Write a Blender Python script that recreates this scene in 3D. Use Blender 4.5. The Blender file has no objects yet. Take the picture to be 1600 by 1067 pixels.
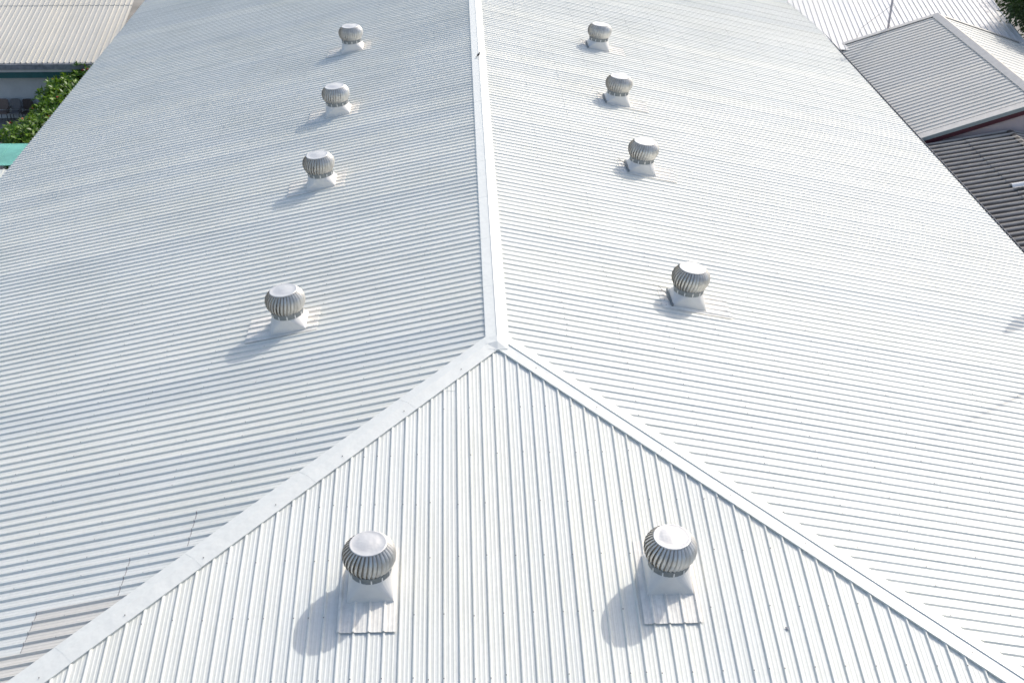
import bpy, bmesh, math, random
from mathutils import Vector, Matrix, noise
random.seed(7)
S = bpy.context.scene
C = S.collection
RAD = math.radians

# ------------------------------------------------------------------ camera
CAM_F, YAW, PITCH, ROLL = 1917.76, -0.0470159, 0.5273655, 0.0072435
CAM_P = Vector((-0.714454, -21.624276, 12.538649))
cy, sy, cp, sp = math.cos(YAW), math.sin(YAW), math.cos(PITCH), math.sin(PITCH)
fw = Vector((-sy*cp, cy*cp, -sp)); rt = Vector((cy, sy, 0)); up = rt.cross(fw)
r2 = math.cos(ROLL)*rt + math.sin(ROLL)*up; u2 = -math.sin(ROLL)*rt + math.cos(ROLL)*up
cam = bpy.data.objects.new('camera', bpy.data.cameras.new('camera')); C.objects.link(cam)
M = Matrix.Identity(4)
for i in range(3):
    M[i][0], M[i][1], M[i][2], M[i][3] = r2[i], u2[i], -fw[i], CAM_P[i]
cam.matrix_world = M
cam.data.sensor_width = 36.0
cam.data.lens = 36.0*CAM_F/1600.0
cam.data.clip_start = 0.1; cam.data.clip_end = 3000
S.camera = cam

# ------------------------------------------------------------------ light
SUN_EL, SUN_AZ = 40.0, 44.0            # azimuth from +Y towards +X
w = bpy.data.worlds.new('World'); S.world = w; w.use_nodes = True
nt = w.node_tree; nt.nodes.clear()
sky = nt.nodes.new('ShaderNodeTexSky'); sky.sky_type = 'NISHITA'; sky.sun_disc = False
sky.sun_elevation = RAD(SUN_EL); sky.sun_rotation = RAD(SUN_AZ)
sky.air_density = 1.0; sky.dust_density = 3.2; sky.ozone_density = 1.0
bg = nt.nodes.new('ShaderNodeBackground'); bg.inputs[1].default_value = 0.15
wo = nt.nodes.new('ShaderNodeOutputWorld')
nt.links.new(sky.outputs[0], bg.inputs[0]); nt.links.new(bg.outputs[0], wo.inputs[0])
sl = bpy.data.lights.new('sun', 'SUN'); sl.energy = 2.0; sl.angle = RAD(0.53); sl.color = (1.0, 0.965, 0.91)
so = bpy.data.objects.new('sun', sl); C.objects.link(so)
SD = Vector((math.sin(RAD(SUN_AZ))*math.cos(RAD(SUN_EL)), math.cos(RAD(SUN_AZ))*math.cos(RAD(SUN_EL)), math.sin(RAD(SUN_EL))))
so.rotation_euler = SD.to_track_quat('Z', 'Y').to_euler(); so.location = SD*80
S.view_settings.view_transform = 'Standard'; S.view_settings.look = 'None'
S.view_settings.exposure = 0.48; S.view_settings.gamma = 1.0
S.view_settings.use_curve_mapping = False
S.cycles.filter_width = 1.6
S.render.resolution_x = 1024; S.render.resolution_y = 682

# ------------------------------------------------------------------ materials
def newmat(name):
    m = bpy.data.materials.new(name); m.use_nodes = True
    n = m.node_tree; b = n.nodes['Principled BSDF']
    return m, n, b

def add(n, t, **kw):
    x = n.nodes.new(t)
    for k, v in kw.items(): setattr(x, k, v)
    return x

def noise_fac(n, scale, mapping=None, detail=3.0, rough=0.5, coord='Object'):
    tc = add(n, 'ShaderNodeTexCoord'); mp = add(n, 'ShaderNodeMapping')
    if mapping: mp.inputs['Scale'].default_value = mapping
    n.links.new(tc.outputs[coord], mp.inputs[0])
    t = add(n, 'ShaderNodeTexNoise'); t.inputs['Scale'].default_value = scale
    t.inputs['Detail'].default_value = detail; t.inputs['Roughness'].default_value = rough
    n.links.new(mp.outputs[0], t.inputs['Vector'])
    return t.outputs['Fac']

def ramp(n, fac, a, b, lo=0.3, hi=0.7):
    r = add(n, 'ShaderNodeValToRGB')
    r.color_ramp.elements[0].position = lo; r.color_ramp.elements[0].color = (*a, 1)
    r.color_ramp.elements[1].position = hi; r.color_ramp.elements[1].color = (*b, 1)
    n.links.new(fac, r.inputs[0]); return r.outputs[0]

def mix(n, fac, a, b, mode='MIX'):
    m = add(n, 'ShaderNodeMix', data_type='RGBA', blend_type=mode)
    if isinstance(fac, float): m.inputs[0].default_value = fac
    else: n.links.new(fac, m.inputs[0])
    for v, i in ((a, 6), (b, 7)):
        if isinstance(v, tuple): m.inputs[i].default_value = (*v, 1)
        else: n.links.new(v, m.inputs[i])
    return m.outputs[2]

def simple(name, col, rough=0.6, metal=0.0, var=0.15, scale=6.0, bump=0.0, mapping=None, spec=0.5):
    m, n, b = newmat(name)
    f = noise_fac(n, scale, mapping, 4.0, 0.6)
    lo = tuple(c*(1-var) for c in col); hi = tuple(min(1, c*(1+var)) for c in col)
    n.links.new(ramp(n, f, lo, hi), b.inputs['Base Color'])
    b.inputs['Roughness'].default_value = rough; b.inputs['Metallic'].default_value = metal
    b.inputs['Specular IOR Level'].default_value = spec
    if bump:
        bp = add(n, 'ShaderNodeBump'); bp.inputs['Strength'].default_value = bump; bp.inputs['Distance'].default_value = 0.02
        n.links.new(f, bp.inputs['Height']); n.links.new(bp.outputs[0], b.inputs['Normal'])
    return m

SHEET = 0.975
def sheet_metal(name, axis, phase, base=(0.758, 0.757, 0.696), metal=0.08, rough=0.48, tint=None, var=0.05):
    """roof sheeting: every sheet a little different, dirt streaks running down the fall. axis = world axis across the sheets"""
    m, n, b = newmat(name)
    tc = add(n, 'ShaderNodeTexCoord'); sx = add(n, 'ShaderNodeSeparateXYZ'); n.links.new(tc.outputs['Object'], sx.inputs[0])
    a = add(n, 'ShaderNodeMath', operation='SUBTRACT'); n.links.new(sx.outputs[axis], a.inputs[0]); a.inputs[1].default_value = phase
    d = add(n, 'ShaderNodeMath', operation='DIVIDE'); n.links.new(a.outputs[0], d.inputs[0]); d.inputs[1].default_value = SHEET
    fl = add(n, 'ShaderNodeMath', operation='FLOOR'); n.links.new(d.outputs[0], fl.inputs[0])
    wn = add(n, 'ShaderNodeTexWhiteNoise', noise_dimensions='1D'); n.links.new(fl.outputs[0], wn.inputs['W'])
    lo = tuple(c*(1-var) for c in base); hi = tuple(min(1, c*(1+var)) for c in base)
    col = ramp(n, wn.outputs['Value'], (lo[0]*0.985, lo[1], lo[2]*1.02), (hi[0], hi[1]*0.995, hi[2]*0.98), 0.0, 1.0)
    mp = (9.0, 0.35, 0.35) if axis == 0 else (0.35, 9.0, 0.35)
    st = noise_fac(n, 1.6, mp, 5.0, 0.65)
    col = mix(n, 1.0, col, ramp(n, st, (0.93, 0.93, 0.92), (1.0, 1.0, 1.0), 0.32, 0.55), 'MULTIPLY')
    bl = noise_fac(n, 0.35, (1, 1, 1), 4.0, 0.6)
    col = mix(n, 1.0, col, ramp(n, bl, (0.955, 0.955, 0.945), (1, 1, 1), 0.36, 0.56), 'MULTIPLY')
    sp_ = noise_fac(n, 14.0, (1, 1, 1), 2.0, 0.5)
    col = mix(n, 1.0, col, ramp(n, sp_, (0.965, 0.965, 0.96), (1, 1, 1), 0.40, 0.55), 'MULTIPLY')
    if tint: col = mix(n, 1.0, col, tint, 'MULTIPLY')
    n.links.new(col, b.inputs['Base Color'])
    b.inputs['Metallic'].default_value = metal; b.inputs['Specular IOR Level'].default_value = 0.22
    rr = add(n, 'ShaderNodeMapRange'); n.links.new(bl, rr.inputs[0]); rr.inputs[1].default_value = 0.3; rr.inputs[2].default_value = 0.7
    rr.inputs[3].default_value = rough-0.06; rr.inputs[4].default_value = rough+0.08
    n.links.new(rr.outputs[0], b.inputs['Roughness'])
    wv = noise_fac(n, 1.1, (3.0, 0.8, 1) if axis == 0 else (0.8, 3.0, 1), 2.0, 0.5)
    bp = add(n, 'ShaderNodeBump'); bp.inputs['Strength'].default_value = 0.13; bp.inputs['Distance'].default_value = 0.02
    n.links.new(wv, bp.inputs['Height']); n.links.new(bp.outputs[0], b.inputs['Normal'])
    return m

PH_F, PH_L, PH_R = -0.835, -3.98, 0.61       # where a sheet starts on each slope
m_front = sheet_metal('zinc sheet front', 0, PH_F)
m_left = sheet_metal('zinc sheet left', 1, PH_L)
m_right = sheet_metal('zinc sheet right', 1, PH_R)
m_old = sheet_metal('zinc sheet soiled', 1, PH_L, tint=(0.93, 0.885, 0.855), rough=0.55)
def crumple(name, col, metal=0.35, rough=0.38, bump=0.5):
    m, n, b = newmat(name)
    f = noise_fac(n, 2.3, None, 3.0, 0.55); g = noise_fac(n, 9.0, None, 4.0, 0.6)
    c = ramp(n, g, tuple(x*0.95 for x in col), col, 0.35, 0.6)
    n.links.new(c, b.inputs['Base Color']); b.inputs['Metallic'].default_value = metal; b.inputs['Roughness'].default_value = rough
    bp = add(n, 'ShaderNodeBump'); bp.inputs['Strength'].default_value = bump; bp.inputs['Distance'].default_value = 0.03
    n.links.new(f, bp.inputs['Height']); n.links.new(bp.outputs[0], b.inputs['Normal'])
    return m
m_cap = crumple('zinc capping', (0.755, 0.76, 0.70), 0.08, 0.42)
m_flash = simple('aged white flashing', (0.79, 0.76, 0.685), 0.6, 0.0, 0.13, 5.0)
m_base = simple('white painted curb', (0.70, 0.68, 0.64), 0.5, 0.0, 0.05, 4.0)
def vane_mat():
    m, n, b = newmat('galvanised vane')
    oi = add(n, 'ShaderNodeObjectInfo'); f = noise_fac(n, 9.0, (1, 1, 0.35), 5.0, 0.65)
    c = ramp(n, f, (0.56, 0.535, 0.49), (0.74, 0.725, 0.68), 0.34, 0.60)
    c = mix(n, 1.0, c, ramp(n, oi.outputs['Random'], (0.84, 0.83, 0.81), (1.0, 1.0, 1.0), 0, 1), 'MULTIPLY')
    n.links.new(c, b.inputs['Base Color']); b.inputs['Metallic'].default_value = 0.4
    n.links.new(ramp(n, f, (0.5, 0.5, 0.5), (0.32, 0.32, 0.32)), b.inputs['Roughness']); return m
m_vane = vane_mat()
m_vcap = crumple('galvanised top plate', (0.64, 0.63, 0.60), 0.3, 0.36, 1.0)
m_collar = simple('grey collar', (0.20, 0.22, 0.225), 0.5, 0.3, 0.1, 20.0)
m_bracket = simple('bright bracket', (0.75, 0.75, 0.74), 0.4, 0.4, 0.05)
m_screw = simple('dull screw head', (0.22, 0.21, 0.20), 0.6, 0.4, 0.3, 40.0)
m_dark = simple('dark interior', (0.03, 0.03, 0.03), 0.9)
m_wall = simple('render wall white', (0.62, 0.62, 0.61), 0.85, 0, 0.08, 1.5)
m_beige = sheet_metal('beige ribbed sheet', 0, 0, (0.60, 0.575, 0.51), 0.05, 0.5, None, 0.04)
m_teal = simple('teal paint', (0.012, 0.11, 0.11), 0.5, 0, 0.2, 3.0)
m_awn = simple('turquoise sheet', (0.15, 0.42, 0.34), 0.5, 0, 0.25, 1.2)
m_gut = simple('weathered gutter', (0.22, 0.23, 0.25), 0.6, 0.2, 0.3, 5.0)
m_grey = sheet_metal('grey weathered sheet', 1, 0, (0.60, 0.58, 0.53), 0.05, 0.55, None, 0.05)
m_greycap = simple('grey capping', (0.47, 0.455, 0.42), 0.5, 0.2, 0.1, 5.0)
m_barge = simple('grey green barge', (0.36, 0.39, 0.37), 0.5, 0.1, 0.06, 3.0)
m_maroon = simple('maroon board', (0.10, 0.022, 0.03), 0.6, 0, 0.2, 3.0)
m_pink = simple('pale pink render', (0.66, 0.52, 0.49), 0.85, 0, 0.06, 2.0)
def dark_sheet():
    """old corrugated sheets: darker in the valleys, paler on the crests"""
    m, n, b = newmat('dark corrugated sheeting')
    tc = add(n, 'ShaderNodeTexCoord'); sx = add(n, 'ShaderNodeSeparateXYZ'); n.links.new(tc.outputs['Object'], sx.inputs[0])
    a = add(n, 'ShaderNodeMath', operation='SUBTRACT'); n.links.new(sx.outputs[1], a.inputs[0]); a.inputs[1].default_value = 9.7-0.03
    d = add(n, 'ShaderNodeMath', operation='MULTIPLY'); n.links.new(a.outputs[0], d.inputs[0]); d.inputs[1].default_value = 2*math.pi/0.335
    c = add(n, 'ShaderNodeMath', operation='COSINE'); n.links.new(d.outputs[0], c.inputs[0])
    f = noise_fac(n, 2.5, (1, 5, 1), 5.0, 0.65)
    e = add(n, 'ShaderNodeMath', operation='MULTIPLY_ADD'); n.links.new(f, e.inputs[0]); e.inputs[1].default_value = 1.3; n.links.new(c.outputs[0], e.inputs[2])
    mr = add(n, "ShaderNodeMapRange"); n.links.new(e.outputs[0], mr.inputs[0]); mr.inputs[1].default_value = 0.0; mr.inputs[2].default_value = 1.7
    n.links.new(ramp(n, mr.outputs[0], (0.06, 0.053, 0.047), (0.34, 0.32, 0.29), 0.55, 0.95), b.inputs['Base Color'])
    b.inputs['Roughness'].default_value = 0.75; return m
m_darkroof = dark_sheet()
m_white = sheet_metal('bright white sheet', 0, 0, (0.66, 0.65, 0.63), 0.1, 0.45, None, 0.03)
m_sky = simple('pale skylight sheet', (0.70, 0.70, 0.68), 0.4, 0, 0.1)
m_chair = simple('taupe plastic', (0.20, 0.15, 0.13), 0.5, 0, 0.1)
m_chair2 = simple('grey plastic', (0.17, 0.165, 0.17), 0.5, 0, 0.1)
m_wood = simple('dark frame', (0.06, 0.045, 0.04), 0.6)
m_pole = simple('galvanised pole', (0.40, 0.39, 0.42), 0.5, 0.4, 0.1)
m_cable = simple('dark cable', (0.12, 0.12, 0.13), 0.6)
m_bird = simple('black feathers', (0.03, 0.03, 0.032), 0.6)
m_bark = simple('bark', (0.13, 0.10, 0.075), 0.9, 0, 0.3, 8.0, 0.3)
m_conc = simple('yard concrete', (0.23, 0.22, 0.20), 0.9, 0, 0.25, 0.4)
def leafmat(name, a, b_, sc=3.0):
    m, n, b = newmat(name)
    g = add(n, 'ShaderNodeNewGeometry')
    c = ramp(n, g.outputs['Random Per Island'], a, b_, 0.0, 1.0)
    f = noise_fac(n, sc, None, 3.0)
    c2 = mix(n, 1.0, c, ramp(n, f, (0.75, 0.8, 0.7), (1.1, 1.1, 1.0), 0.35, 0.65), 'MULTIPLY')
    n.links.new(c2, b.inputs['Base Color'])
    b.inputs['Roughness'].default_value = 0.42
    tr = add(n, 'ShaderNodeBsdfTranslucent'); n.links.new(c2, tr.inputs['Color'])
    ms = add(n, 'ShaderNodeMixShader'); ms.inputs[0].default_value = 0.3
    n.links.new(b.outputs[0], ms.inputs[1]); n.links.new(tr.outputs[0], ms.inputs[2])
    n.links.new(ms.outputs[0], n.nodes['Material Output'].inputs[0]); return m
m_leafh = leafmat('glossy hedge leaf', (0.035, 0.10, 0.008), (0.23, 0.38, 0.03))
m_leaft = leafmat('tree leaf', (0.022, 0.052, 0.014), (0.060, 0.105, 0.028))
m_flower = simple('coral red petals', (0.55, 0.07, 0.06), 0.6)

# ------------------------------------------------------------------ helpers
def obj(name, verts, faces, mat, parent=None, smooth=False, mats=None, fm=None):
    me = bpy.data.meshes.new(name); me.from_pydata([tuple(v) for v in verts], [], faces)
    me.materials.append(mat)
    if mats:
        for x in mats: me.materials.append(x)
    if fm: me.polygons.foreach_set('material_index', fm)
    if smooth: me.polygons.foreach_set('use_smooth', [True]*len(me.polygons))
    me.update()
    o = bpy.data.objects.new(name, me); C.objects.link(o)
    if parent: o.parent = parent
    return o

def thing(name, label, cat, loc=(0, 0, 0), group=None):
    o = bpy.data.objects.new(name, None); C.objects.link(o); o.location = loc; o.empty_display_size = 0.3
    return tag(o, label, cat, group)
def tag(o, label, cat, group=None):
    o['label'] = label; o['category'] = cat
    if group: o['group'] = group
    return o

class MB:
    def __init__(s): s.v = []; s.f = []
    def quad(s, a, b, c, d):
        i = len(s.v); s.v += [Vector(a), Vector(b), Vector(c), Vector(d)]; s.f.append((i, i+1, i+2, i+3))
    def tri(s, a, b, c):
        i = len(s.v); s.v += [Vector(a), Vector(b), Vector(c)]; s.f.append((i, i+1, i+2))
    def box(s, lo, hi):
        x0, y0, z0 = lo; x1, y1, z1 = hi; i = len(s.v)
        s.v += [Vector(p) for p in ((x0,y0,z0),(x1,y0,z0),(x1,y1,z0),(x0,y1,z0),(x0,y0,z1),(x1,y0,z1),(x1,y1,z1),(x0,y1,z1))]
        for f in ((0,3,2,1),(4,5,6,7),(0,1,5,4),(1,2,6,5),(2,3,7,6),(3,0,4,7)): s.f.append(tuple(i+k for k in f))
    def prism(s, poly, vec):
        """closed polygon extruded by vec"""
        i = len(s.v); n = len(poly); vec = Vector(vec)
        s.v += [Vector(p) for p in poly]+[Vector(p)+vec for p in poly]
        s.f.append(tuple(i+k for k in range(n))[::-1]); s.f.append(tuple(i+n+k for k in range(n)))
        for k in range(n): s.f.append((i+k, i+(k+1) % n, i+n+(k+1) % n, i+n+k))
    def tube(s, pts, rads, n=8):
        pts = [Vector(p) for p in pts]
        if not isinstance(rads, (list, tuple)): rads = [rads]*len(pts)
        base = len(s.v)
        for k, p in enumerate(pts):
            d = (pts[min(k+1, len(pts)-1)]-pts[max(k-1, 0)]).normalized()
            a = d.orthogonal().normalized() if k == 0 else (a-d*a.dot(d)).normalized()
            b = d.cross(a)
            for j in range(n):
                t = 2*math.pi*j/n; s.v.append(p+(a*math.cos(t)+b*math.sin(t))*rads[k])
        for k in range(len(pts)-1):
            for j in range(n):
                s.f.append((base+k*n+j, base+k*n+(j+1) % n, base+(k+1)*n+(j+1) % n, base+(k+1)*n+j))
        s.f.append(tuple(base+j for j in range(n))[::-1]); s.f.append(tuple(base+(len(pts)-1)*n+j for j in range(n)))
    def lathe(s, prof, n=32, c=(0, 0, 0)):
        base = len(s.v); c = Vector(c)
        for r, z in prof:
            for j in range(n):
                t = 2*math.pi*j/n; s.v.append(c+Vector((r*math.cos(t), r*math.sin(t), z)))
        for k in range(len(prof)-1):
            for j in range(n):
                s.f.append((base+k*n+j, base+k*n+(j+1) % n, base+(k+1)*n+(j+1) % n, base+(k+1)*n+j))
    def build(s, name, mat, parent=None, smooth=False):
        return obj(name, s.v, s.f, mat, parent, smooth)

# ------------------------------------------------------------------ the big roof
P = 0.211208; T = math.tan(P); CO, SI = math.cos(P), math.sin(P)
W = 15.93; YEND = 46.0; EZ = -W*T; GROUND = -7.7
PITCH_RIB = SHEET/4; H = 0.029; H_RIB = H
rj = random.Random(3)
def profile(s0, s1, phase, lapdir):
    """(s, h) break points of the ribbed sheet between s0 and s1; a sheet laps its neighbour on every 4th rib"""
    pts = []
    k0 = int(math.floor((s0-phase)/PITCH_RIB))-1; k1 = int(math.ceil((s1-phase)/PITCH_RIB))+1
    for k in range(k0, k1+1):
        H = H_RIB*(1.16 if phase == PH_L else 1.0)
        j = random.Random(k*7+int(phase*100)).uniform(-0.004, 0.004)
        c = phase+k*PITCH_RIB+j
        if k % 4 == 0:
            c += lapdir*0.012; hh = H+0.002; tw = 0.009; fl = 0.023
            ribs = [(c-tw-fl, 0), (c-tw, hh), (c+tw, hh), (c+tw+fl, 0.0)]
        else:
            tw = 0.009; fl = {PH_L: 0.0190, PH_F: 0.0205}.get(phase, 0.028)
            ribs = [(c-tw-fl, 0), (c-tw, H), (c+tw, H), (c+tw+fl, 0)]
        pts += ribs
        e = c+tw+fl; g = phase+(k+1)*PITCH_RIB-0.036-e
        for q in (0.30, 0.70):
            cc = e+g*q
            pts += [(cc-0.017, 0), (cc-0.009, 0.0032), (cc+0.009, 0.0032), (cc+0.017, 0)]
    out = []
    for i in range(len(pts)-1):
        (a, ha), (b, hb) = pts[i], pts[i+1]
        if b < s0 or a > s1 or b <= a: continue
        if a < s0: ha = ha+(hb-ha)*(s0-a)/(b-a); a = s0
        if b > s1: hb = ha+(hb-ha)*(s1-a)/(b-a); b = s1
        if not out: out.append((a, ha))
        if b-out[-1][0] > 1e-6: out.append((b, hb))
    return out

def P_left(s, d, h=0): return Vector((-d-h*SI, s, -d*T+h*CO))
def P_right(s, d, h=0): return Vector((d+h*SI, s, -d*T+h*CO))
def P_front(s, d, h=0): return Vector((s, -d-h*SI, -d*T+h*CO))

def sheeting(name, fn, s0, s1, top, bot, phase, lapdir, mat, parent, off=0.0, flip=False):
    pr = profile(s0, s1, phase, lapdir); mb = MB()
    for (a, ha), (b, hb) in zip(pr[:-1], pr[1:]):
        ta, tb, ba, bb = top(a), top(b), bot(a), bot(b)
        if ta >= ba and tb >= bb: continue
        q = [fn(a, ta, ha+off), fn(b, tb, hb+off), fn(b, bb, hb+off), fn(a, ba, ha+off)]
        if flip: q = q[::-1]
        mb.quad(*q)
    # rim at the lower edge, so the sheet has an edge to show
    for (a, ha), (b, hb) in zip(pr[:-1], pr[1:]):
        if top(a) >= bot(a): continue
        mb.quad(fn(a, bot(a), ha+off), fn(b, bot(b), hb+off), fn(b, bot(b), hb+off-0.006), fn(a, bot(a), ha+off-0.006))
    return mb.build(name, mat, parent)

hall = thing('hall', 'large hall under a pale zinc hipped roof of ribbed sheets', 'building', (0, 0, GROUND))
def toworld(o):     # children of an Empty keep world coordinates
    o.matrix_parent_inverse = Matrix.Translation(-Vector(o.parent.location)); return o
hip = lambda s: max(0.0, -s)
o = toworld(sheeting('roof_panel', P_left, -W, YEND, hip, lambda s: W+0.02, PH_L, -1, m_left, hall)); o['label'] = 'bluish left slope with ribs running across'
o = toworld(sheeting('roof_panel', P_right, -W, YEND, hip, lambda s: W+0.02, PH_R, -1, m_right, hall, flip=True)); o['label'] = 'brilliant white right slope'
o = toworld(sheeting('roof_panel', P_front, -W, W, abs, lambda s: W+0.02, PH_F, 1, m_front, hall)); o['label'] = 'triangular front slope with ribs running towards the viewer'
# extra lapped sheets along the left hip, with their own upper ends showing
for y1, x0, mt in ((-3.98, 5.49, m_left), (-4.955, 6.48, m_left), (-5.93, 7.84, m_old), (-6.905, 8.9, m_old), (-7.88, 10.0, m_left)):
    o = toworld(sheeting('lapped_sheet', P_left, y1-SHEET, y1, hip, (lambda x0: (lambda s: x0))(x0), PH_L, -1, mt, hall, off=0.0035))
    if mt is m_old: o['label'] = 'soiled brownish lapped sheet'
toworld(sheeting('lapped_sheet', P_front, -1.055, -0.865, abs, lambda s: 1.46, PH_F, 1, m_front, hall, off=0.004))

m_dirt = simple('grime line', (0.34, 0.31, 0.29), 0.9, 0, 0.5, 25.0)
for y1, d_ in ((-3.98, 5.49), (-4.955, 6.48), (-5.93, 7.84), (-6.905, 8.9)):
    pr = profile(y1-SHEET, y1, PH_L, -1); mb = MB()
    for (a, ha), (b, hb) in zip(pr[:-1], pr[1:]):
        mb.quad(P_left(a, d_-0.002, ha+0.0045), P_left(b, d_-0.002, hb+0.0045), P_left(b, d_+0.014, hb+0.0012), P_left(a, d_+0.014, ha+0.0012))
    toworld(mb.build('lap_edge', m_dirt, hall))
# capping
def capping(name, a, b, va, vb, na, nb, width_a, width_b, crest, sec, parent, lab, step=(0, 0)):
    """a..b crest line; va / vb point down the two slopes (in plane), na / nb their normals"""
    a, b = Vector(a), Vector(b); L = (b-a).length; d = (b-a)/L; n = max(1, round(L/sec)); mb = MB()
    upv = Vector((0, 0, 1)); hh = H+0.0105
    for i in range(n):
        p0 = a+d*(L*i/n-0.03); p1 = a+d*(L*(i+1)/n)
        l0, l1 = 0.0022, 0.0
        def ring(p, l):
            return [p+va*width_a+na*(0.004+l), p+va*width_a+na*(hh+l), p+va*(width_a-0.012)+na*(hh+0.002+l), p+upv*(crest+l-step[0])+va*0.001, p+upv*(crest+l), p+upv*(crest+l-step[1])+vb*0.001,
                    p+vb*(width_b-0.012)+nb*(hh+0.002+l), p+vb*width_b+nb*(hh+l), p+vb*width_b+nb*(0.004+l)]
        A, B = ring(p0, l1), ring(p1, l0)
        for k in range(8): mb.quad(A[k], A[k+1], B[k+1], B[k])
        for k in range(1, 7): mb.quad(B[k], B[k+1], B[k+1]-d*0.001-upv*0.004, B[k]-d*0.001-upv*0.004)
    o = mb.build(name, m_cap, parent); toworld(o); o['label'] = lab
    return o
nL, nR, nF = Vector((-SI, 0, CO)), Vector((SI, 0, CO)), Vector((0, -SI, CO))
capping('ridge_capping', (0, YEND, 0), (0, -0.13, 0), Vector((-CO, 0, -SI)), Vector((CO, 0, -SI)), nL, nR, 0.235, 0.235, 0.05, 2.37, hall, 'long folded capping along the ridge', (0.016, 0.0))
for sx_, nS, lab in ((-1, nL, 'capping along the left hip, a little dented'), (1, nR, 'capping along the right hip')):
    e = Vector((sx_, -1, -T)).normalized()
    vs = (nS.cross(e)); vs = vs if vs.x*sx_ > 0 and vs.y > -0.01 or vs.y > 0 else -vs
    vf = (nF.cross(e)); vf = vf if vf.y < 0 else -vf
    capping('hip_capping', (0.02*sx_, -0.02, 0), Vector((sx_*W, -W, -W*T)), vs, vf, nS, nF, 0.24, 0.25, 0.047, 2.4, hall, lab, (0.005, 0.0) if sx_ < 0 else (0.0, 0.018))
# apex patch where the three cappings meet
mb = MB()
rings = [[(-0.232, 0.05, -0.006), (0, 0.05, 0.056), (0.232, 0.05, -0.006)], [(-0.225, -0.20, 0.006), (0, -0.17, 0.052), (0.225, -0.20, 0.006)],
         [(-0.20, -0.36, -0.026), (0, -0.38, -0.028), (0.20, -0.36, -0.026)], [(-0.20, -0.365, -0.06), (0, -0.385, -0.065), (0.20, -0.365, -0.06)]]
for A_, B_ in zip(rings[:-1], rings[1:]):
    for k in range(2): mb.quad(A_[k], A_[k+1], B_[k+1], B_[k])
toworld(mb.build('apex_patch', m_cap, hall))
# walls, soffit and gutters
mb = MB(); e = 0.45
def wallbox(x0, y0, x1, y1):
    mb.box((min(x0, x1), min(y0, y1), GROUND), (max(x0, x1), max(y0, y1), EZ-0.02))
wallbox(-W+e, -W+e, -W+e+0.2, YEND-0.3); wallbox(W-e-0.2, -W+e, W-e, YEND-0.3); wallbox(-W+e+0.2, -W+e, W-e-0.2, -W+e+0.2)
toworld(mb.build('wall', m_wall, hall))
mb = MB(); mb.prism([(-W+e, YEND-0.3, GROUND), (W-e, YEND-0.3, GROUND), (W-e, YEND-0.3, EZ), (0, YEND-0.3, -0.06), (-W+e, YEND-0.3, EZ)], (0, 0.2, 0))
o = toworld(mb.build('wall', m_wall, hall)); o['label'] = 'rear gable wall'
for k in (1, 2):
    mb = MB()
    sec_ = [(0.0, 0), (0.0, -0.12), (0.13, -0.12), (0.13, -0.01), (0.121, -0.01), (0.121, -0.111), (0.009, -0.111), (0.009, 0)]
    if k == 1: pl = [(W+0.005+a_, -W, EZ-0.012+z_) for a_, z_ in sec_]; mb.prism(pl, (0, YEND+W, 0))
    if k == 2: pl = [(-W, -W-0.03-a_, EZ-0.012+z_) for a_, z_ in sec_]; mb.prism(pl, (2*W, 0, 0))
    toworld(mb.build('gutter', m_gut, hall))
# screws on the rib tops, along the purlins
sc = []
rs = random.Random(11)
def screws(fn, s0, s1, phase, top, d0):
    k0 = int((s0-phase)/PITCH_RIB)+1; k1 = int((s1-phase)/PITCH_RIB)
    d = d0
    while d < W-0.2:
        for k in range(k0, k1):
            if (k+int(d*3)) % 2 and rs.random() < 0.8: continue
            if rs.random() < 0.12: continue
            s = phase+k*PITCH_RIB+rs.uniform(-0.006, 0.006)
            dd = d+rs.uniform(-0.03, 0.03)
            if dd < top(s)+0.4: continue
            if s > 30: continue
            sc.append(fn(s, dd, H))
        d += 1.15
screws(P_front, -W, W, PH_F, abs, 1.95)
screws(P_left, -W, YEND, PH_L, hip, 1.55)
screws(P_right, -W, YEND, PH_R, hip, 1.50)
for i in range(14):        # fixings of the hip cappings
    t = 0.8+i*1.1
    sc.append(Vector((-t+0.06, -t-0.13, -t*T-0.02*T+0.035))); sc.append(Vector((t-0.06, -t-0.13, -t*T-0.02*T+0.035)))
sc.sort(key=lambda p: (p-CAM_P).length + (0 if (abs((p-CAM_P).dot(r2)/(p-CAM_P).dot(fw)) < 0.41 and abs((p-CAM_P).dot(u2)/(p-CAM_P).dot(fw)) < 0.27) else 500))
def screw_mesh(mb, p):
    i = len(mb.v); n = 6; r = 0.0075
    for z, rr in ((0.001, r*1.5), (0.003, r*1.5), (0.0031, r), (0.012, r)):
        for j in range(n): t = 2*math.pi*j/n; mb.v.append(p+Vector((rr*math.cos(t), rr*math.sin(t), z)))
    for k in range(3):
        for j in range(n): mb.f.append((i+k*n+j, i+k*n+(j+1) % n, i+(k+1)*n+(j+1) % n, i+(k+1)*n+j))
    mb.f.append(tuple(i+3*n+j for j in range(n)))
mb = MB(); screw_mesh(mb, Vector((0, 0, 0))); first = None
for p in sc[:100]:
    if first is None: first = mb.build('screw', m_screw, hall); c = first
    else: c = first.copy(); C.objects.link(c); c.parent = hall
    c.matrix_parent_inverse = Matrix.Translation(-Vector(hall.location)); c.location = p
mb = MB()
for p in sc[100:]: screw_mesh(mb, p)
o = toworld(mb.build('screw', m_screw, hall)); o['kind'] = 'stuff'

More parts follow.
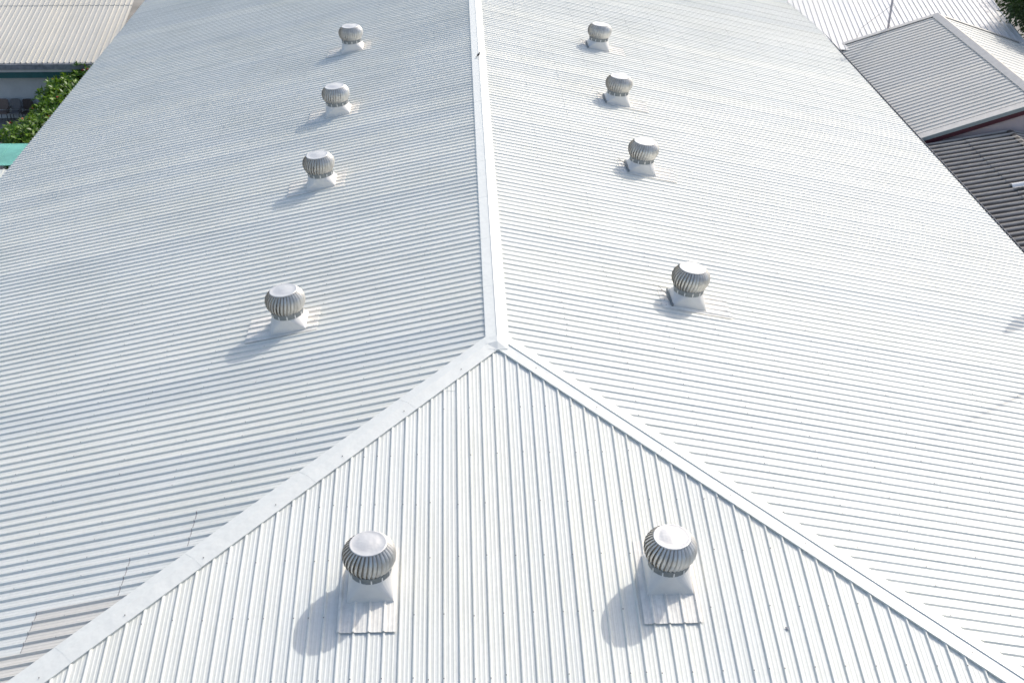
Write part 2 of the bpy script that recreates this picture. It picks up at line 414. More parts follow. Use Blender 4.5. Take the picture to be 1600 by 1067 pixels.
# ------------------------------------------------------------------ turbine ventilators
HC, RB, RN, RC = 0.885, 0.445, 0.345, 0.305
def turbine_meshes():
    # head: louvred vanes following a squashed globe, z from 0 (collar) to top
    z0, z1 = 0.0, HC-0.42
    def rad(t):       # t 0..1 bottom to top
        pts = [(0, 0.352), (0.12, 0.395), (0.3, 0.435), (0.5, 0.447), (0.7, 0.432), (0.86, 0.378), (1.0, 0.300)]
        for (a, ra), (b, rb) in zip(pts[:-1], pts[1:]):
            if t <= b:
                u = (t-a)/(b-a); u = u*u*(3-2*u)*0.35+u*0.65; return ra+(rb-ra)*u
        return pts[-1][1]
    NV = 34; NT = 14; mb = MB()
    for k in range(NV):
        th = 2*math.pi*k/NV; base = len(mb.v)
        for i in range(NT+1):
            t = i/NT; r = rad(t); z = z0+(z1-z0)*t
            tw = -0.20*(t-0.5)
            wv = 1.0 if 0.05 < t < 0.97 else 0.6
            for q, (dr, da) in enumerate(((0.0, 0.0), (-0.006, -0.072), (-0.023, -0.132), (-0.060, -0.188))):
                rr = r+dr*wv; a = th-tw+da*wv
                mb.v.append(Vector((rr*math.cos(a), rr*math.sin(a), z)))
        for i in range(NT):
            for q in range(3):
                a = base+i*4+q; mb.f.append((a, a+1, a+5, a+4))
    cage = bpy.data.meshes.new('vane_cage'); cage.from_pydata([tuple(v) for v in mb.v], [], mb.f); cage.materials.append(m_vane)
    cage.polygons.foreach_set('use_smooth', [True]*len(cage.polygons))
    # top plate
    mb = MB(); zt = z1
    mb.lathe([(0.286, zt-0.010), (0.306, zt-0.012), (0.310, zt-0.004), (0.302, zt+0.004), (0.286, zt+0.004), (0.278, zt+0.001), (0.19, zt+0.013), (0.10, zt+0.024), (0.02, zt+0.031), (0.0005, zt+0.031)], 48)
    cap = bpy.data.meshes.new('top_plate'); cap.from_pydata([tuple(v) for v in mb.v], [], mb.f); cap.materials.append(m_vcap)
    cap.polygons.foreach_set('use_smooth', [True]*len(cap.polygons))
    # collar, z from -0.11 to 0
    mb = MB()
    mb.lathe([(0.345, -0.115), (0.350, -0.115), (0.350, -0.02), (0.358, -0.018), (0.358, 0.012), (0.345, 0.014)], 40)
    col = bpy.data.meshes.new('collar'); col.from_pydata([tuple(v) for v in mb.v], [], mb.f); col.materials.append(m_collar)
    mb = MB(); i = 0
    for dz in (-0.10, -0.025):
        for dn, dt in ((0.353, -0.011), (0.361, -0.011), (0.361, 0.011), (0.353, 0.011)): mb.v.append(Vector((dn, dt, dz)))
    for f in ((0,1,5,4),(1,2,6,5),(2,3,7,6),(4,5,6,7),(3,2,1,0)): mb.f.append(f)
    br = bpy.data.meshes.new('bracket'); br.from_pydata([tuple(v) for v in mb.v], [], mb.f); br.materials.append(m_bracket)
    return cage, cap, col, br
CAGE, TOPP, COLL, BRK = turbine_meshes()
# curb: square foot on the slope (falls towards local -Y) up to a round neck
def curb_mesh():
    mb = MB(); hx, hy = 0.385, 0.405; zr = 0.315; n = 8; tl = math.tan(RAD(4.5))
    def foot(x, y): return Vector((x, y, y*T+0.038))
    def ringp(a): x, y = RN*math.cos(a), RN*math.sin(a); return Vector((x, y-0.02, zr+y*tl))
    cor = [foot(hx, hy), foot(-hx, hy), foot(-hx, -hy), foot(hx, -hy)]
    for i, c in enumerate(cor):
        a0 = i*math.pi/2; pts = [ringp(a0+math.pi/2*j/n) for j in range(n+1)]
        for j in range(n): mb.tri(c, pts[j], pts[j+1])
        mb.tri(c, pts[-1], cor[(i+1) % 4])
        # low skirt under the foot
        d = cor[(i+1) % 4]; mb.quad(c, d, d-Vector((0, 0, 0.036)), c-Vector((0, 0, 0.036)))
    # short neck
    for j in range(4*n):
        a, b = ringp(2*math.pi*j/(4*n)), ringp(2*math.pi*(j+1)/(4*n)); u = Vector((0, -0.006, 0.09))
        mb.quad(a, b, b+u, a+u)
    return mb
cm_ = curb_mesh(); CURB = bpy.data.meshes.new('curb'); CURB.from_pydata([tuple(v) for v in cm_.v], [], cm_.f); CURB.materials.append(m_base)
rv = random.Random(5)
def vent(side, s, d, label, group, spin, fs0, fs1, fd0, fd1):
    """side l / r / f; s along the ridge direction, d down the fall; fs / fd = reach of the flashing sheet"""
    fn, ph, lapd, rz = {'l': (P_left, PH_L, -1, -math.pi/2), 'r': (P_right, PH_R, -1, math.pi/2), 'f': (P_front, PH_F, 1, 0.0)}[side]
    base = fn(s, d, 0)
    t = thing('turbine_vent', label, 'roof vent', base, group); t.rotation_euler = (0, 0, rz)
    inv = (Matrix.Translation(base) @ Matrix.Rotation(rz, 4, 'Z')).inverted()
    # flashing sheet: takes the ribs of the roof under it
    pr = profile(fs0, fs1, ph, lapd); mb = MB(); off, lift = 0.013, (0.030 if side == 'f' else 0.021)
    for (a, ha), (b, hb) in zip(pr[:-1], pr[1:]):
        mb.quad(*[inv @ x for x in (fn(a, fd0, ha+off), fn(b, fd0, hb+off), fn(b, fd1, hb+lift), fn(a, fd1, ha+lift))])
        mb.quad(*[inv @ x for x in (fn(a, fd1, ha+lift), fn(b, fd1, hb+lift), fn(b, fd1, hb+lift-0.005), fn(a, fd1, ha+lift-0.005))])
        mb.quad(*[inv @ x for x in (fn(a, fd0, ha+off), fn(b, fd0, hb+off), fn(b, fd0, hb+0.001), fn(a, fd0, ha+0.001))])
    for k, (a, ha) in ((0, pr[0]), (1, pr[-1])):
        mb.quad(*[inv @ x for x in (fn(a, fd0, ha+off), fn(a, fd1, ha+lift), fn(a, fd1, ha+lift-0.005), fn(a, fd0, ha+0.0005))])
    mb.build('flashing', m_flash, t)
    for me, nm in ((CURB, 'curb'),):
        c = bpy.data.objects.new(nm, me); C.objects.link(c); c.parent = t
    lean = Matrix.Translation((0, -0.026, 0.42)) @ Matrix.Rotation(RAD(4.5), 4, 'X')
    col = bpy.data.objects.new('collar', COLL); C.objects.link(col); col.parent = t; col.matrix_local = lean
    for k in range(12):
        b = bpy.data.objects.new('bracket', BRK); C.objects.link(b); b.parent = col; b.rotation_euler = (0, 0, 2*math.pi*k/12+0.1)
    cg = bpy.data.objects.new('vane_cage', CAGE); C.objects.link(cg); cg.parent = t; cg.matrix_local = lean @ Matrix.Rotation(RAD(rv.uniform(-1.6, 1.6)), 4, 'X') @ Matrix.Rotation(RAD(rv.uniform(-1.6, 1.6)), 4, 'Y') @ Matrix.Rotation(spin, 4, 'Z')
    tp = bpy.data.objects.new('top_plate', TOPP); C.objects.link(tp); tp.parent = cg
    if side == 'r':        # low strip uphill of the curb, coloured dark for the shaded step there
        ub = MB(); a0, a1 = s-0.43, s+0.40
        pts = [fn(a0, d-0.44, H+0.012), fn(a0, d-0.40, H+0.012), fn(a0, d-0.395, H+0.055), fn(a0, d-0.425, H+0.055)]
        ub.prism([inv @ x for x in pts], (inv.to_3x3() @ Vector((0, a1-a0, 0)))); ub.build('shade_strip', m_collar, t)
        wb_ = MB(); w0 = [fn(s+0.45, d-0.62, H+0.03), fn(s+0.10, d-0.50, H+0.05), fn(s-0.22, d-0.46, H+0.03)]
        wb_.tube([inv @ x for x in w0], 0.006, 5); wb_.build('tie_wire', m_cable, t)
    # fixings along the lower edge of the flashing
    k0 = int(math.ceil((fs0-ph)/PITCH_RIB)); k1 = int(math.floor((fs1-ph)/PITCH_RIB))
    for k in range(k0, k1+1):
        for dd in ((fd1-0.42,) if side == 'f' else (fd1-0.10, fd0+0.08)):
            sb = MB(); screw_mesh(sb, inv @ fn(ph+k*PITCH_RIB, dd, H+off))
            sb.build('flashing_screw', m_screw, t)
    return t
GL, GR, GF = 'turbine vents in a row on the left slope', 'turbine vents in a row on the right slope', 'pair of turbine vents on the front slope'
for i, (y, lab) in enumerate(((2.45, 'vent on the left slope nearest the hip corner, largest of its row'), (10.46, 'second vent up the left slope from the hip corner'),
                (16.30, 'third vent up the left slope, next below the farthest one'), (23.05, 'farthest vent on the left slope, smallest of its row'))):
    vent('l', y, 4.56, lab, GL, 0.3*i, y-0.47, y+0.58, 3.90, 5.50)
for i, (y, lab) in enumerate(((3.22, 'vent on the right slope nearest the hip corner, largest of its row'), (11.20, 'second vent up the right slope from the hip corner'),
                (17.05, 'third vent up the right slope, next below the farthest one'), (23.07, 'farthest vent on the right slope, smallest of its row'))):
    vent('r', y, 4.50, lab, GR, 0.2+0.23*i, y-0.50, y+0.47, 3.86, 5.50)
v1 = vent('f', -2.29, 5.87, 'left vent of the pair on the front slope, shiny dented top', GF, 0.05, -2.81, -1.85, 5.17, 6.84)
v2 = vent('f', 2.67, 5.87, 'right vent of the pair on the front slope, smooth pale top', GF, 0.12, 2.17, 3.14, 5.15, 6.82)

# ------------------------------------------------------------------ ground
mb = MB(); R_ = 900
n = 12
for i in range(n):
    for j in range(n):
        x0, x1 = -R_+2*R_*i/n, -R_+2*R_*(i+1)/n; y0, y1 = -R_+2*R_*j/n, -R_+2*R_*(j+1)/n
        mb.quad((x0, y0, GROUND), (x1, y0, GROUND), (x1, y1, GROUND), (x0, y1, GROUND))
o = mb.build('ground', m_conc); o['kind'] = 'structure'

# ------------------------------------------------------------------ generic ribbed slope
def slope(name, O, A, D, la, ld, spc, kind, mat, parent, h=0.03, off=0.0, start=0.0):
    """O corner at the top, A unit vector across the ribs, D unit vector down the fall"""
    O, A, D = Vector(O), Vector(A), Vector(D); N = A.cross(D).normalized()
    if N.z < 0: N = -N
    pr = []; s = start
    if kind == 'rib':
        while s < la:
            pr += [(s, 0), (s+0.010, h), (s+0.036, h), (s+0.046, 0)]; s += spc
        pr.append((la, 0)); pr = [x for x in pr if 0 <= x[0] <= la]
        if pr[0][0] > 0: pr.insert(0, (0, 0))
    elif kind == 'seam':
        while s < la:
            pr += [(s, 0), (s+0.006, h), (s+0.016, h), (s+0.022, 0)]; s += spc
        pr.append((la, 0)); pr = [x for x in pr if x[0] <= la]
    else:
        m = int(la/spc*10)
        for i in range(m+1):
            t = la*i/m; pr.append((t, h*0.5*(1+math.cos(2*math.pi*(t+start)/spc))))
    mb = MB()
    for (a, ha), (b, hb) in zip(pr[:-1], pr[1:]):
        p = [O+A*a+N*(ha+off), O+A*b+N*(hb+off)]
        mb.quad(p[0], p[1], p[1]+D*ld, p[0]+D*ld)
        mb.quad(p[0]+D*ld, p[1]+D*ld, p[1]+D*ld-N*0.02, p[0]+D*ld-N*0.02)
        mb.quad(p[0], p[1], p[1]-N*0.02, p[0]-N*0.02)
    o = mb.build(name, mat, parent)
    if parent: toworld(o)
    return o

# ------------------------------------------------------------------ low building beyond the left eave
lb = thing('low_building', 'low white building with beige ribbed roof and teal fascia beyond left eave', 'building', (-22, 36, GROUND))
ey, ez, p2 = 34.05, -4.82, RAD(12.5)
up1 = Vector((0, math.cos(p2), math.sin(p2)))
def lbslope(y_along0, ln, dz, nm, xs=0.0):
    top = Vector((-40.0, ey, ez))+up1*(y_along0+ln)+Vector((0, 0, dz))
    return slope(nm, top, (1, 0, 0), -up1, 23.4, ln, 0.245, 'rib', m_beige, lb, 0.046, start=xs)
lbslope(0, 5.6, 0, 'roof_sheet'); lbslope(5.45, 4.7, 0.022, 'roof_sheet')
o = lbslope(10.0, 8.0, 0.12, 'roof_sheet', 0.1); o['label'] = 'upper tier of the beige roof'
def box_child(nm, lo, hi, mt, par): b = MB(); b.box(lo, hi); return toworld(b.build(nm, mt, par))
box_child('gutter', (-40, ey-0.13, ez-0.27), (-16.7, ey-0.01, ez-0.02), m_gut, lb)
box_child('trim_board', (-40, ey+0.0, ez-0.42), (-16.75, ey+0.05, ez-0.275), m_wall, lb)
box_child('fascia', (-40, ey+0.06, ez-0.72), (-16.8, ey+0.14, ez-0.34), m_teal, lb)
box_child('wall', (-40, ey+0.75, GROUND), (-16.9, ey+0.95, ez+0.1), m_wall, lb)
box_child('wall', (-17.1, ey+0.95, GROUND), (-16.9, ey+17, ez+0.1), m_wall, lb)
box_child('soffit', (-40, ey+0.141, ez-0.36), (-16.9, ey+0.749, ez-0.33), m_wall, lb)
# ------------------------------------------------------------------ chairs against its wall
def chair(x, y, lab, mt):
    t = thing('chair', lab, 'chair', (x, y, GROUND), 'chairs against the wall of the low building')
    def rounded(w_, h_, r, th, z0, yy):
        pts = []
        for cx, cz, a0 in ((w_/2-r, r*0.4, -90), (w_/2-r, h_-r, 0), (-w_/2+r, h_-r, 90), (-w_/2+r, r*0.4, 180)):
            for k in range(6):
                a = RAD(a0+90*k/5); pts.append((cx+r*math.cos(a), yy, z0+max(0, cz+r*math.sin(a))))
        b = MB(); b.prism(pts, (0, th, 0)); return b
    b = rounded(0.46, 0.52, 0.10, 0.05, 0.52, 0.17); b.build('backrest', mt, t)
    b = MB(); b.prism([(-0.24, -0.27, 0.44), (0.24, -0.27, 0.44), (0.22, 0.20, 0.42), (-0.22, 0.20, 0.42)], (0, 0, 0.06)); b.build('seat', mt, t)
    for sx in (-1, 1):
        for yy in (-0.22, 0.19):
            b = MB(); b.tube([(sx*0.20, yy, 0.43), (sx*0.22, yy*1.1, 0.0)], [0.018, 0.015], 6); b.build('leg', m_wood, t)
        b = MB(); b.tube([(sx*0.23, 0.19, 0.66), (sx*0.24, -0.05, 0.66), (sx*0.24, -0.22, 0.62), (sx*0.23, -0.25, 0.46)], 0.016, 6); b.build('armrest', m_wood, t)
    return t
chair(-21.96, 34.35, 'reddish brown chair in shade, outermost of the row by the wall', m_chair)
chair(-21.40, 34.35, 'middle grey brown chair in shade by the wall', m_chair2)
chair(-20.82, 34.30, 'dark chair partly hidden by the leafy hedge', m_wood)

# ------------------------------------------------------------------ foliage
def leaf(mb, p, d, n, L, w_):
    s_ = d.cross(n).normalized()*w_; i = len(mb.v)
    dr = -n*L*0.10
    mb.v += [p, p+d*L*0.35+s_*0.75, p+d*L*0.62+s_*0.95+dr*0.3, p+d*L+dr, p+d*L*0.62-s_*0.95+dr*0.3, p+d*L*0.35-s_*0.75]
    mb.f += [(i, i+1, i+5), (i+1, i+2, i+4, i+5), (i+2, i+3, i+4)]
rf = random.Random(21)
def hedge():
    t = thing('hedge', 'glossy green flowering hedge with red blooms beside the left eave', 'hedge', (-18.4, 33, GROUND))
    mb = MB(); fl = []
    # billows along the eave: centre, radii
    blobs = []
    for i in range(17):
        y = 27.0+i*0.50
        blobs.append((Vector((-18.35+rf.uniform(-0.5, 0.4)+0.03*i, y, -6.35+rf.uniform(-0.22, 0.22)+0.012*i)), Vector((1.15, 0.9, 1.15))*rf.uniform(0.8, 1.1)))
    for c, r in blobs:
        for k in range(150):
            u = Vector((rf.gauss(0, 1), rf.gauss(0, 1), rf.gauss(0, 1)+0.25)).normalized()
            q = rf.uniform(0.62, 1.04)
            p = c+Vector((u.x*r.x, u.y*r.y, u.z*r.z))*q
            if p.x > -16.15 or p.z < GROUND+0.2: continue
            ax = (u+Vector((rf.uniform(-.5, .5), rf.uniform(-.5, .5), rf.uniform(0.1, .9)))).normalized()
            a = ax.orthogonal().normalized(); b = ax.cross(a); m = rf.randint(5, 8); off = rf.uniform(0, 6)
            for j in range(m):
                th = off+2*math.pi*j/m; sp_ = rf.uniform(0.6, 1.2)
                d = (ax*rf.uniform(0.35, 0.9)+(a*math.cos(th)+b*math.sin(th))*sp_).normalized()
                leaf(mb, p, d, (ax-d*ax.dot(d)).normalized(), rf.uniform(0.19, 0.33), rf.uniform(0.036, 0.055))
            if u.z > 0.1 and u.x < 0.5 and q > 0.95 and rf.random() < 0.07: fl.append(p+ax*0.12)
    mb.build('foliage', m_leafh, t).matrix_parent_inverse = Matrix.Translation(-Vector(t.location))
    for p in fl[:40]:
        b = MB()
        for j in range(9):
            d = Vector((rf.gauss(0, 1), rf.gauss(0, 1), rf.gauss(0.6, 0.6))).normalized()
            leaf(b, p, d, d.orthogonal(), rf.uniform(0.06, 0.11), 0.035)
        toworld(b.build('flower', m_flower, t))
    b = MB()
    for c, r in blobs[::2]:
        for k in range(2):
            q = c+Vector((rf.uniform(-.5, .5), rf.uniform(-.4, .4), 0.3)); b.tube([(c.x+rf.uniform(-.2, .2), c.y, GROUND), (c+q)*0.5+Vector((0, 0, -0.5)), q], [0.05, 0.04, 0.015], 6)
    toworld(b.build('trunk', m_bark, t))
hedge()

def tree(x, y, zc, rx, ry, rz_, label, seed, nl=5200, lean=(0, 0)):
    r = random.Random(seed)
    t = thing('leafy_tree', label, 'tree', (x, y, GROUND), 'trees beyond the right eave')
    H0 = zc-GROUND
    tb = MB(); tb.tube([(0, 0, 0), (lean[0]*0.2, lean[1]*0.2, H0*0.35), (lean[0]*0.5, lean[1]*0.5, H0*0.7), (lean[0]*0.8, lean[1]*0.8, H0)], [0.26, 0.2, 0.15, 0.07], 10)
    tb.build('trunk', m_bark, t)
    cl = []
    for k in range(46):
        u = Vector((r.gauss(0, 1), r.gauss(0, 1), r.gauss(0, 1))).normalized(); q = r.uniform(0.45, 1.0)
        cl.append(Vector((lean[0]+u.x*rx*q, lean[1]+u.y*ry*q, H0+u.z*rz_*q)))
    lb_ = MB()
    for c in cl[:22]:
        m = Vector((lean[0]*0.6, lean[1]*0.6, H0*0.72)); lb_.tube([m, (m+c)*0.5+Vector((0, 0, -0.15)), c], [0.07, 0.04, 0.012], 5)
    lb_.build('limb', m_bark, t)
    mb = MB(); per = nl//len(cl)
    for c in cl:
        rr = r.uniform(0.45, 0.95)*min(rx, ry, rz_)*0.45
        for k in range(per):
            u = Vector((r.gauss(0, 1), r.gauss(0, 1), r.gauss(0, 0.8))); u = u.normalized()*rr*r.uniform(0.3, 1.15)
            d = (u.normalized()+Vector((r.uniform(-.8, .8), r.uniform(-.8, .8), r.uniform(-.9, .3)))).normalized()
            nrm = d.orthogonal().normalized(); nrm = (nrm+Vector((0, 0, 0.8))).normalized(); nrm = (nrm-d*nrm.dot(d)).normalized()
            leaf(mb, c+u, d, nrm, r.uniform(0.12, 0.22), r.uniform(0.030, 0.050))
    mb.build('crown', m_leaft, t)
tree(26.9, 33.4, -1.4, 2.4, 2.7, 2.4, 'dark leafy tree at the corner beyond the grey gabled roof', 5, 20000)
tree(29.2, 38.5, -3.2, 2.8, 3.2, 2.6, 'second dark tree farther back beside the white metal roof', 9, 14000)

# ------------------------------------------------------------------ teal sheet roof and grey ribbed shed below the left eave
aw = thing('awning', 'small turquoise flat sheet roof in front of the hedge', 'awning', (-19.5, 24.6, GROUND))
slope('roof_sheet', (-23.5, 25.75, -5.52), (1, 0, 0), Vector((0, -1, -0.05)).normalized(), 7.2, 2.05, 1.2, 'seam', m_awn, aw, 0.012)
for px_ in (-23.3, -19.9, -16.6):
    for py_ in (23.85, 25.6): box_child('post', (px_-0.04, py_-0.04, GROUND), (px_+0.04, py_+0.04, -5.66), m_pole, aw)
sh = thing('lean_to', 'grey ribbed lean to roof below the turquoise sheet', 'shed', (-19.5, 22, GROUND))
slope('roof_sheet', (-23.5, 23.6, -5.75), (1, 0, 0), Vector((0, -1, -0.12)).normalized(), 7.2, 5.0, 0.245, 'rib', m_left, sh, 0.03)
for px_ in (-23.3, -19.9, -16.6):
    for py_ in (18.9, 23.3): box_child('post', (px_-0.04, py_-0.04, GROUND), (px_+0.04, py_+0.04, -5.9 if py_ > 20 else -6.42), m_pole, sh)

# ------------------------------------------------------------------ grey gabled building on the right
gb = thing('gabled_house', 'pink walled house with grey weathered gabled roof beyond right eave', 'building', (20.5, 26, GROUND))
x0, z0, xr, zr = 16.18, -3.62, 20.55, -2.20
dn = Vector((x0-xr, 0, z0-zr)); ld = dn.length; dn.normalize()
gy0, gy1 = 20.45, 31.7
slope('roof_panel', (xr, gy0, zr), (0, 1, 0), dn, gy1-gy0, ld, 0.295, 'rib', m_grey, gb, 0.034)
dn2 = Vector((-dn.x, 0, dn.z))
m_grey_sunlit = sheet_metal('sunlit weathered sheet', 1, 0, (0.62, 0.61, 0.56), 0.05, 0.55, None, 0.05)  # paler copy of the grey sheet, sunlight on the far slope put into its colour
o = slope('roof_panel', (xr, gy0, zr), (0, 1, 0), dn2, gy1-gy0, ld+0.8, 0.59, 'rib', m_grey_sunlit, gb, 0.018); o['label'] = 'far slope under the dappled shade of the tree'
mb = MB()
for sg in (-1, 1):
    dd = dn if sg < 0 else dn2; nn = Vector((sg*-0.31*-1, 0, 0.95)).normalized() if False else Vector((-dd.z*(1 if dd.x > 0 else -1), 0, abs(dd.x)))
    a = Vector((xr, gy0-0.05, zr+0.09)); b_ = Vector((xr, gy1+0.05, zr+0.09)); e1 = Vector((xr, 0, zr))+dd*0.27+nn*0.042
    mb.quad(a, b_, (e1.x, gy1+0.05, e1.z), (e1.x, gy0-0.05, e1.z)); mb.quad((e1.x, gy1+0.05, e1.z), (e1.x, gy0-0.05, e1.z), (e1.x, gy0-0.05, e1.z-0.035), (e1.x, gy1+0.05, e1.z-0.035))
toworld(mb.build('ridge_capping', m_greycap, gb))
def rake(nm, y0, y1, zo0, zo1, mt, xa=x0, ll=None):
    b = MB()
    for dd in (dn, dn2):
        p0 = Vector((xr, 0, zr)); p1 = p0+dd*(ld+(0.8 if dd is dn2 else 0))
        b.prism([(p0.x, y0, p0.z+zo1), (p1.x, y0, p1.z+zo1), (p1.x, y0, p1.z+zo0), (p0.x, y0, p0.z+zo0)], (0, y1-y0, 0))
    return toworld(b.build(nm, mt, gb))
rake('barge_flashing', gy0-0.16, gy0+0.22, 0.040, 0.052, m_greycap)
rake('barge_board', gy0-0.19, gy0-0.162, -0.10, 0.052, m_barge)
o = rake('fascia_board', gy0-0.155, gy0-0.12, -0.30, -0.101, m_maroon); o['label'] = 'maroon board under the verge'
o = rake('barge_flashing', gy1-0.12, gy1+0.14, 0.040, 0.052, m_greycap); o['label'] = 'pale verge flashing on the far end'
mb = MB(); g = 0.25
mb.prism([(x0+g, gy0+0.02, GROUND), (xr*2-x0+0.3, gy0+0.02, GROUND), (xr*2-x0+0.3, gy0+0.02, z0-0.25), (xr, gy0+0.02, zr-0.06), (x0+g, gy0+0.02, z0-0.02)], (0, 0.18, 0))
toworld(mb.build('wall', m_pink, gb))
mb = MB(); mb.prism([(x0+g, gy1-0.3, GROUND), (xr*2-x0+0.3, gy1-0.3, GROUND), (xr*2-x0+0.3, gy1-0.3, z0-0.25), (xr, gy1-0.3, zr-0.06), (x0+g, gy1-0.3, z0-0.02)], (0, 0.18, 0))
mb.box((x0+g, gy0+0.2, GROUND), (x0+g+0.18, gy1-0.3, z0-0.06)); mb.box((2*xr-x0+0.1, gy0+0.2, GROUND), (2*xr-x0+0.28, gy1-0.3, z0-0.3))
toworld(mb.build('wall', m_pink, gb))

# ------------------------------------------------------------------ dark corrugated roof
db = thing('dark_shed', 'low shed under dark corrugated sheets beyond right eave', 'shed', (19, 13, GROUND))
xa, za, xb, zb = 16.15, -3.82, 19.34, -3.29
dd = Vector((xa-xb, 0, za-zb)); dl = dd.length; dd.normalize()
dy0, dy1 = 9.7, 20.05
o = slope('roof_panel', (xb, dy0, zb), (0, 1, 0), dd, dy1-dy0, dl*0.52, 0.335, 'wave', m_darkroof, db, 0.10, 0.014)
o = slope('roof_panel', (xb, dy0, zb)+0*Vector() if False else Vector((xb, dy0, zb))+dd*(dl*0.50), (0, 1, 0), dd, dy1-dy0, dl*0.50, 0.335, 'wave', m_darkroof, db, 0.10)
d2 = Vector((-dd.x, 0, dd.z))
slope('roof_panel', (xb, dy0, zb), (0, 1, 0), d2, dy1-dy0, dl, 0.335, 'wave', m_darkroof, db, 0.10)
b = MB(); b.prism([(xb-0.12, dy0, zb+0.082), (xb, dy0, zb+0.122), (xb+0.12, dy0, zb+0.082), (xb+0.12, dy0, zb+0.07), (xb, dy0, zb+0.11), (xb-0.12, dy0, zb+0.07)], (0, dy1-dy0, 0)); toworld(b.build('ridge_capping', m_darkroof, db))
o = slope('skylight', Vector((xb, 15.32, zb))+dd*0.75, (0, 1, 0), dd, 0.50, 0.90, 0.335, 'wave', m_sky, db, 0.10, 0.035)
b = MB(); b.box((xa+0.25, dy0+0.1, GROUND), (xa+0.4, dy1-0.1, za-0.05)); b.box((2*xb-xa-0.4, dy0+0.1, GROUND), (2*xb-xa-0.25, dy1-0.1, za-0.05))
b.prism([(xa+0.4, dy0+0.1, GROUND), (2*xb-xa-0.4, dy0+0.1, GROUND), (2*xb-xa-0.4, dy0+0.1, za-0.05), (xb, dy0+0.1, zb-0.08), (xa+0.4, dy0+0.1, za-0.05)], (0, 0.15, 0))
toworld(b.build('wall', m_wall, db))

# ------------------------------------------------------------------ white metal roof behind
wb = thing('white_roofed_building', 'building with bright white standing seam roof behind the grey gable', 'building', (21, 40, GROUND))
az = RAD(8.7); A = Vector((math.cos(az), -math.sin(az), 0)); U = Vector((math.sin(az)*math.cos(RAD(1.5)), math.cos(az)*math.cos(RAD(1.5)), math.sin(RAD(1.5))))
Q0 = Vector((15.2, 31.1, -3.50))
slope('roof_panel', Q0+U*22-A*3.2, A, -U, 12.6, 22, 0.245, 'seam', m_white, wb, 0.035)
b = MB(); B0, B1 = Q0-A*0+U*0.3, Q0+A*9.2+U*0.3
for p_, q_ in ((Q0+A*1.2+U*0.4, Q0+A*9.1+U*0.4), (Q0+A*9.1+U*0.4, Q0+A*9.1+U*21)):
    d_ = (q_-p_); d_.z = 0; n_ = Vector((-d_.y, d_.x, 0)).normalized()*0.18
    b.prism([(p_.x, p_.y, GROUND), (q_.x, q_.y, GROUND), (q_.x, q_.y, q_.z-0.06), (p_.x, p_.y, p_.z-0.06)], n_)
toworld(b.build('wall', m_wall, wb))

# ------------------------------------------------------------------ antenna mast
ms = thing('antenna_mast', 'slim grey antenna mast with guy wires behind the grey gable', 'mast', (18.51, 31.98, GROUND))
def mpart(nm, pts, r, mt, n=8): b = MB(); b.tube(pts, r, n); return toworld(b.build(nm, mt, ms))
mpart('pole', [(18.51, 31.98, GROUND), (18.51, 31.98, 0.2)], 0.05, m_pole, 12)
mpart('boom', [(18.25, 31.8, 0.12), (18.85, 32.2, 0.12)], 0.03, m_pole)
for k in range(5):
    f = k/4; c = Vector((18.25+0.6*f, 31.8+0.4*f, 0.12)); mpart('crossbar', [c+Vector((-0.2, 0.3, 0)), c+Vector((0.2, -0.3, 0))], 0.014, m_pole, 6)
mpart('guy_wire', [(18.51, 31.98, -1.85), (17.55, 32.7, -3.05), (17.1, 31.9, -3.36)], 0.007, m_cable, 5)
mpart('guy_wire', [(18.51, 31.98, -1.75), (19.4, 32.6, -2.75), (20.2, 32.8, -3.30)], 0.007, m_cable, 5)

# ------------------------------------------------------------------ bird on the ridge
bd = thing('bird', 'small black bird perched on the ridge capping', 'bird', (0.0, 18.8, 0.05))
bd.rotation_euler = (0, 0, RAD(-40)); bd.scale = (0.8, 0.8, 0.8)
def bird_body():
    b = MB(); pts = [(0, 0.085, 0.125), (0, 0.075, 0.150), (0, 0.05, 0.155), (0, 0.03, 0.125), (0, 0.0, 0.090), (0, -0.045, 0.065), (0, -0.085, 0.045)]
    b.tube([pts[0], pts[1], pts[2], pts[3], pts[4], pts[5], pts[6]], [0.010, 0.021, 0.024, 0.026, 0.040, 0.034, 0.010], 12)
    return b
bird_body().build('body', m_bird, bd, True)
b = MB(); b.prism([(0.012, -0.07, 0.052), (-0.012, -0.07, 0.052), (-0.022, -0.19, 0.002), (0.022, -0.19, 0.002)], (0, 0, 0.007)); b.build('tail', m_bird, bd)
b = MB(); b.tube([(0, 0.088, 0.135), (0, 0.118, 0.128)], [0.007, 0.0015], 6); b.build('beak', m_gut, bd)
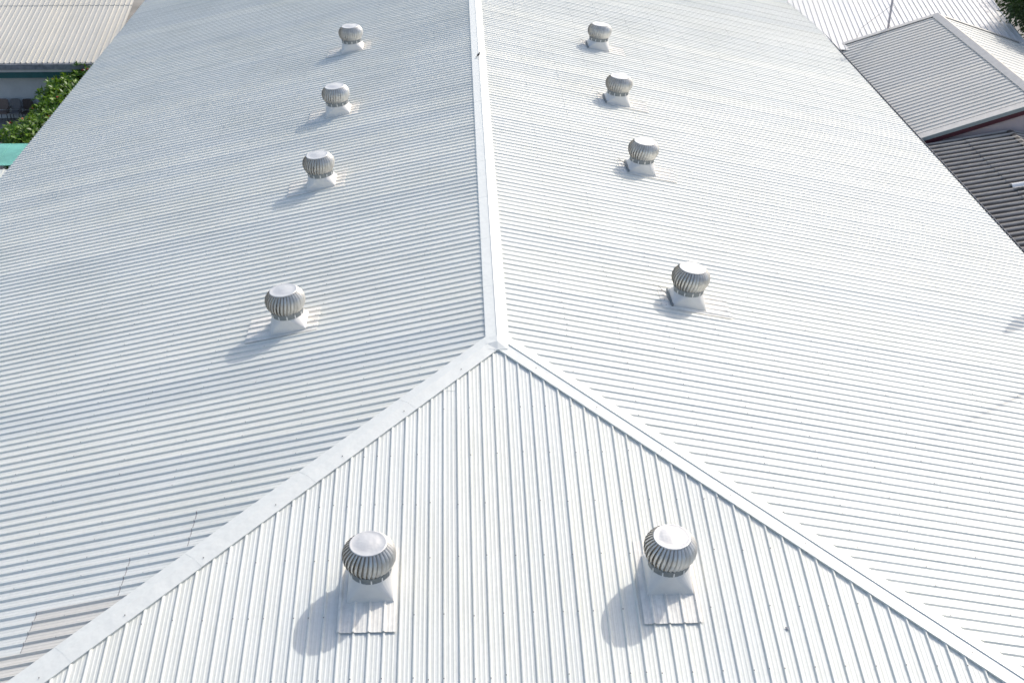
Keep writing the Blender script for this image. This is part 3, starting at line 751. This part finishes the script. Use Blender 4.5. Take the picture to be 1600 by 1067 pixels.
for sx in (-1, 1):
    b = MB(); b.tube([(sx*0.034, 0.02, 0.105), (sx*0.040, -0.03, 0.085), (sx*0.02, -0.11, 0.05)], [0.014, 0.020, 0.004], 8); b.build('wing', m_bird, bd, True)
    b = MB(); b.tube([(sx*0.014, 0.0, 0.06), (sx*0.016, 0.005, 0.0)], 0.004, 5); b.build('leg', m_gut, bd)

# ------------------------------------------------------------------ dropped scrap on the front slope
b = MB(); p = P_front(4.48, 6.96, 0.012)
b.prism([(-0.028, -0.03, 0), (0.0, -0.045, 0.006), (0.03, -0.01, 0.0), (0.022, 0.03, 0.004), (-0.02, 0.045, 0)], (0, 0, 0.008))
o = b.build('scrap', m_gut); o.location = p; o.rotation_euler = (P, 0, 0.5); o.scale = (0.75, 0.75, 1); tag(o, 'tiny dark scrap lying on the front slope between two ribs', 'debris')

# ---- two poles just outside the right edge of the view; their shadows fall on the right slope
pt = Vector((12.88, 4.58, -2.76))+SD*5.6
pp = thing('utility_pole', 'short thick concrete pole beyond right eave, its shadow a dark wedge on the roof', 'pole', (pt.x, pt.y, GROUND))
b = MB(); b.tube([(pt.x, pt.y, GROUND), (pt.x, pt.y, pt.z-0.9), (pt.x, pt.y, pt.z)], [0.21, 0.17, 0.05], 14); toworld(b.build('shaft', m_wall, pp))
b = MB(); b.box((pt.x-0.35, pt.y-0.05, pt.z-1.5), (pt.x+0.35, pt.y+0.05, pt.z-1.4)); toworld(b.build('cross_arm', m_gut, pp))
q1 = Vector((8.82, -1.24, -1.89))+SD*16; q2 = Vector((12.16, 1.59, -2.61))+SD*10
q3 = q1+(q2-q1)*((GROUND-q1.z)/(q2.z-q1.z))
pb = thing('flag_pole', 'tall slender leaning pole beyond right eave, its shadow a faint line on the roof', 'pole', (q3.x, q3.y, GROUND))
b = MB(); b.tube([q3, q2, q1], [0.07, 0.06, 0.03], 12); toworld(b.build('shaft', m_pole, pb))
b = MB(); b.lathe([(0.0005, 0.07), (0.04, 0.055), (0.05, 0.02), (0.04, -0.015), (0.0005, -0.02)], 12, q1); toworld(b.build('finial', m_pole, pb))
